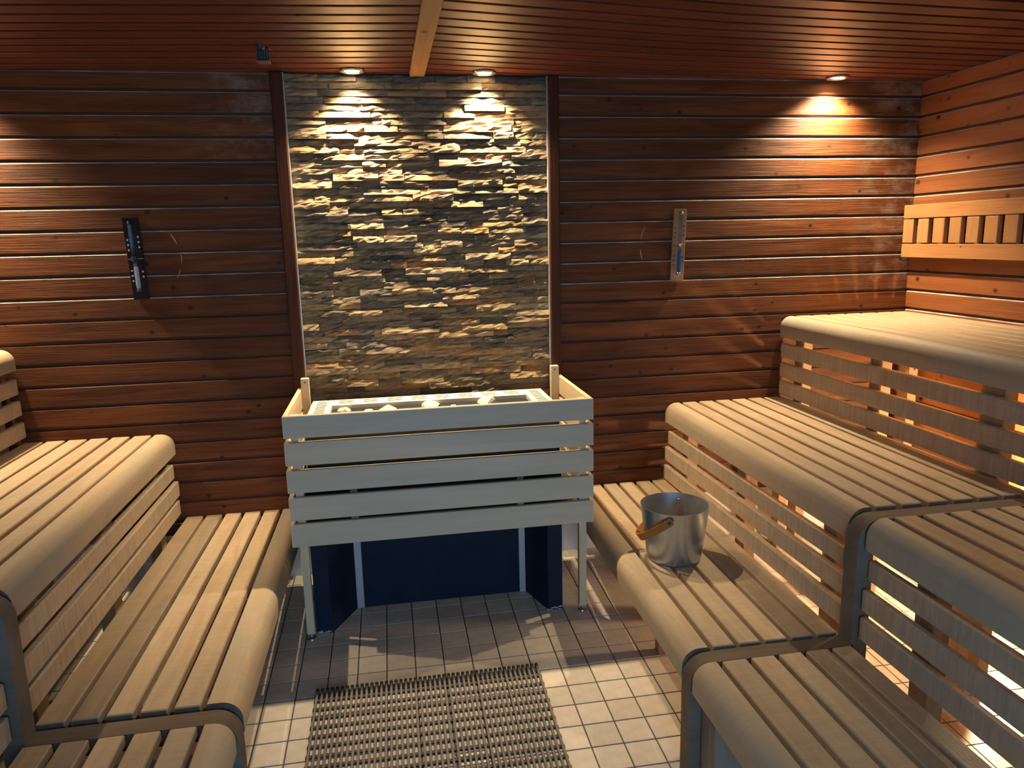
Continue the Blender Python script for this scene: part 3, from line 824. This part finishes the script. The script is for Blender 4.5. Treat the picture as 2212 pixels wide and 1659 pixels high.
# ================================================================== MAT
MX0, MX1, MY0, MY1 = 0.157, 0.918, -1.25, -0.088
mb = Vector(((MX0 + MX1) / 2, (MY0 + MY1) / 2, fz((MX0 + MX1) / 2, (MY0 + MY1) / 2)))
mat_o = empty('duckboard_mat', mb, 'brown and black rubber grid mat on the tiles in front of the heater', 'mat')
WPOS[mat_o.name] = mb
mrot = (math.atan(TXF), 0, math.radians(-0.6))
nb = 47
L_ = MY1 - MY0
def on_floor(x, y, dz): return Vector((x, y, fz(x, y) + dz))
bar_me = box_mesh(0.0080, L_, 0.0065, M_rub, 0.0012)
tip_me = box_mesh(0.0105, 0.016, 0.0125, M_rubk, 0.002)
for k in range(nb):
    x = MX0 + (MX1 - MX0) * (k + 0.5) / nb
    b_ = link('bar', bar_me, on_floor(x, mb.y, 0.0105), mat_o, mrot)
    tpx = x + math.tan(math.radians(0.6)) * (L_ / 2)
    tp = link('bar_tip', tip_me, on_floor(tpx, MY1 + 0.002, 0.0085), mat_o, mrot)
cross_me = box_mesh(MX1 - MX0, 0.0125, 0.0055, M_rubk, 0.001)
k = 0
y = MY1 - 0.022
while y > MY0:
    link('cross_bar', cross_me, on_floor(mb.x + (y - mb.y) * math.tan(math.radians(0.6)), y, 0.0036), mat_o, (mrot[0], 0, mrot[2]))
    y -= 0.0245 if k == 0 else 0.0435; k += 1
# drain grate under the mat
dr = empty('floor_drain', on_floor(0.64, -0.50, 0), 'metal drain grate showing through the rubber mat', 'drain')
WPOS[dr.name] = on_floor(0.64, -0.50, 0)
box('grate', 0.60, 0.69, -0.56, -0.44, fz(0.64, -0.5) + 0.0002, fz(0.64, -0.5) + 0.0006, M_edge, dr, 0, (math.atan(TXF), 0, 0))
bm = bmesh.new()
for i in range(6): add_box(bm, -0.05, 0.05, -0.045 + i * 0.018 - 0.004, -0.045 + i * 0.018 + 0.004, 0, 0.0002)
link('slot', mesh_from(bm, 'slot', M_vent), on_floor(0.64, -0.50, 0.0006), dr, (math.atan(TXF), 0, 0))

# ================================================================== BUCKET AND LADLE
BC = Vector((1.4318, -0.0447, Z1 + 0.001))
bucket = empty('bucket', BC, 'brushed metal bucket with a tan strap handle on the lowest right bench', 'bucket')
WPOS[bucket.name] = BC
RB, RT, BH = 0.0945, 0.1195, 0.1975
link('body', lathe([(0, 0.012), (RB - 0.008, 0.012), (RB - 0.004, 0.004), (RB - 0.006, 0.0), (RB - 0.0, 0.003), (RB + 0.001, 0.008), (RT, BH - 0.001), (RT + 0.0005, BH), (RT - 0.002, BH)], 64, M_alu, 'body'), BC, bucket)
link('base_ring', lathe([(RB - 0.012, 0.0), (RB - 0.006, -0.0005), (RB - 0.003, 0.004), (RB - 0.012, 0.006)], 48, M_rubk, 'base_ring'), BC, bucket)
link('inside', lathe([(RT - 0.002, BH), (RB - 0.0015, 0.016), (RB - 0.006, 0.0125), (0, 0.0125)], 64, M_alu_in, 'inside'), BC, bucket)
axd = Vector((-0.50, -0.866, 0)).normalized(); prp = Vector((-0.866, 0.50, 0)).normalized()
dl = math.radians(38)
pd_ = prp * math.cos(dl) + Vector((0, 0, -1)) * math.sin(dl)
wv = (prp * math.sin(dl) + Vector((0, 0, 1)) * math.cos(dl)).normalized()
path, rr_ = [], 0.1225
for k in range(0, 25):
    a = math.pi * k / 24
    path.append(axd * (rr_ * math.cos(a)) + pd_ * (0.160 * (max(0.0, math.sin(a)) ** 0.8)) + Vector((0, 0, 0.172)))
ends = ((0.0135, 0.25), (0.0125, 0.5), (0.0095, 0.8), (0.005, 0.97))
path = [path[0] - pd_ * e for e, _w in ends] + path + [path[-1] - pd_ * e for e, _w in ends[::-1]]
ws_ = [w_ for _e, w_ in ends] + [1.0] * 25 + [w_ for _e, w_ in ends[::-1]]
hm = sweep(path, 0.0135, 0.0022, wv, M_strap, 'handle', wscale=ws_)
hd = link('handle', hm, BC, bucket)
for s in (1, -1):
    link('rivet', lathe([(0, 0.004), (0.004, 0.0035), (0.0055, 0.001), (0.0055, -0.002)], 16, M_black if s > 0 else M_steel, 'rivet'),
         BC + axd * (s * 0.1255) + Vector((0, 0, 0.172)), bucket, (Vector(axd * s).to_track_quat('Z', 'Y').to_euler()))
link('rivet', lathe([(0, 0.003), (0.004, 0.0025), (0.0055, 0.0)], 16, M_steel, 'rivet'), BC - axd * 0.1145 + Vector((0, 0, 0.172)), bucket, (axd.to_track_quat('Z', 'Y').to_euler()))
# ladle standing in the bucket, its wooden grip leaning on the rim
LB = BC + Vector((0.0, -0.035, 0.014))
ladle = empty('ladle', LB, 'wooden handled ladle standing inside the metal bucket', 'ladle')
WPOS[ladle.name] = LB
link('cup', lathe([(0, 0.0), (0.026, 0.001), (0.032, 0.01), (0.036, 0.035), (0.034, 0.035), (0.030, 0.011), (0.024, 0.003), (0, 0.003)], 28, M_alu_in, 'cup'), LB, ladle)
gpath = [Vector((-0.012, -0.028, 0.025)), Vector((-0.006, -0.018, 0.07)), Vector((0.010, 0.012, 0.12)), Vector((0.028, 0.048, 0.170)), Vector((0.031, 0.054, 0.177))]
link('grip', sweep(gpath, 0.012, 0.0035, Vector((0.93, -0.2, -0.25)), M_ladle, 'grip'), LB, ladle)

# ================================================================== SAND TIMERS
def timer(name, xc, zc, tilt, plate_mat, sand, mark, label, holder_mat):
    y = WB - 0.0015
    t = empty(name, (xc, y, zc - 0.16), label, 'sand timer')
    WPOS[t.name] = Vector((xc, y, zc - 0.16))
    ro = (0, tilt, 0)
    def at(dx, dz, dy=0): 
        c, s = math.cos(tilt), math.sin(tilt)
        return (xc + dx * c + dz * s, y + dy, zc - dx * s + dz * c)
    link('plate', box_mesh(0.060, 0.010, 0.318, plate_mat, 0.0015), at(0, 0, -0.006), t, ro)
    bulb = [(0, -0.118), (0.006, -0.117), (0.0085, -0.110), (0.0085, -0.022), (0.0055, -0.012), (0.0022, -0.004), (0.0022, 0.004), (0.0055, 0.012), (0.0085, 0.022), (0.0085, 0.128), (0.006, 0.134), (0, 0.135)]
    link('tube', lathe(bulb, 24, M_glass, 'tube'), at(0, 0, -0.024), t, ro)
    link('sand', lathe([(0, -0.117), (0.0055, -0.1155), (0.0079, -0.108), (0.0079, -0.032), (0.0055, -0.030), (0, -0.0285)], 20, sand, 'sand'), at(0, 0, -0.024), t, ro)
    hb = lathe([(0.0092, -0.009), (0.0125, -0.007), (0.0105, 0), (0.0125, 0.007), (0.0092, 0.009)], 20, holder_mat, 'holder')
    link('holder', hb, at(0, 0, -0.024), t, ro)
    for dz in (0.139, -0.123):
        link('end_cap', lathe([(0, 0.006), (0.007, 0.006), (0.0095, 0.003), (0.0095, -0.006), (0, -0.006)], 18, holder_mat, 'cap'), at(0, dz, -0.022), t, ro)
    bm = bmesh.new()
    for s, zs_ in ((-1, (-0.045, -0.065, -0.085, 0.035, 0.055, 0.075)), (1, (0.045, 0.065, 0.085, -0.05, -0.07))):
        for zz in zs_:
            add_box(bm, s * 0.020 - 0.003, s * 0.020 + 0.003, -0.0003, 0.0003, zz - 0.004, zz + 0.003)
    add_box(bm, -0.028, 0.028, -0.0003, 0.0003, -0.0008, 0.0008)
    link('scale_marks', mesh_from(bm, 'marks', mark), at(0, 0, -0.0113), t, ro)
    return t
timer('sand_timer', -0.497, 1.430, -0.03, M_plate_dark, M_sandw, M_mark, 'wall sand timer with white sand on a dark plate, left of the stone panel', M_black)
timer('sand_timer', 1.7625, 1.4285, 0.032, M_plate_wood, M_sandb, M_markd, 'wall sand timer with blue sand on a tan plate, right of the stone panel', M_steel)

# worn arcs scratched into the planks beside each timer
def scratch(xc, zc, r, a0, a1, w):
    bm = bmesh.new(); prev = None
    n_ = 12
    for k in range(n_ + 1):
        a = math.radians(a0 + (a1 - a0) * k / n_); ww = w * math.sin(math.pi * (k + 0.3) / (n_ + 0.6))
        pa = bm.verts.new((xc + (r - ww) * math.cos(a), WB - 0.0012, zc + (r - ww) * math.sin(a)))
        pb = bm.verts.new((xc + (r + ww) * math.cos(a), WB - 0.0012, zc + (r + ww) * math.sin(a)))
        if prev: bm.faces.new((prev[0], prev[1], pb, pa))
        prev = (pa, pb)
    ret = bmesh.ops.extrude_face_region(bm, geom=bm.faces[:])
    bmesh.ops.translate(bm, verts=[v for v in ret['geom'] if isinstance(v, bmesh.types.BMVert)], vec=(0, 0.0008, 0))
    return link('worn_arc', mesh_from(bm, 'worn_arc', M_scuff), (0, 0, 0), wall_back)
scratch(-0.497, 1.43, 0.165, 18, 36, 0.003); scratch(-0.497, 1.43, 0.168, -8, 8, 0.002); scratch(-0.497, 1.43, 0.165, -30, -15, 0.0015)
scratch(1.7625, 1.43, 0.175, 150, 172, 0.0015); scratch(1.7625, 1.43, 0.175, 184, 200, 0.0022)

# ================================================================== BACKREST ON THE RIGHT WALL
RBk = Vector((XR - 0.02, 0.0, 1.348))
back = empty('wall_backrest', RBk, 'wooden wall backrest of short upright slats between two rails, above the highest right bench', 'backrest')
WPOS[back.name] = RBk
BY0 = -0.60
M_bky = wood('backrest_rail_wood', (0.42, 0.20, 0.075), (0.30, 0.125, 0.045), 'Y', rough=0.5, var=0.08, bump=0.3, knots=0.06, grain=9)
M_bkz = wood('backrest_slat_wood', (0.42, 0.215, 0.085), (0.30, 0.14, 0.052), 'Z', rough=0.5, var=0.15, bump=0.3, grain=9)
box('rail', 2.869, 2.892, BY0, 0.780, 1.524, 1.585, M_bky, back, 0.002)
box('rail', 2.869, 2.892, BY0, 0.780, 1.348, 1.409, M_bky, back, 0.002)
y = 0.781
while y > BY0 + 0.07:
    box('upright_slat', 2.871, 2.893, y - 0.067, y, 1.4135, 1.5205, M_bkz, back, 0.002)
    y -= 0.0967
for yb in (0.70, 0.1, -0.5):
    box('spacer', 2.8935, 2.9165, yb - 0.03, yb + 0.03, 1.36, 1.575, M_bearer, back)

# ================================================================== CEILING SENSOR
SY = 0.40
sb = Vector((0.100, SY, H))
sensor = empty('ceiling_sensor', sb, 'small black slotted sensor box hanging from the ceiling left of the stone panel', 'sensor')
WPOS[sensor.name] = sb
box('housing', 0.079, 0.121, SY - 0.02, SY + 0.025, H - 0.044, H, M_black, sensor, 0.003)
for k in range(5):
    box('fin', 0.0805 + k * 0.0088, 0.0832 + k * 0.0088, SY - 0.026, SY - 0.0195, H - 0.042, H - 0.008, M_finw if k in (0, 3, 4) else M_vent, sensor)
box('base_lip', 0.078, 0.122, SY - 0.028, SY + 0.027, H - 0.047, H - 0.0445, M_finw, sensor, 0.001)
link('dome', lathe([(0.0, -0.018), (0.010, -0.016), (0.016, -0.008), (0.018, 0.0)], 20, M_black, 'dome'), (0.098, SY - 0.045, H), sensor)
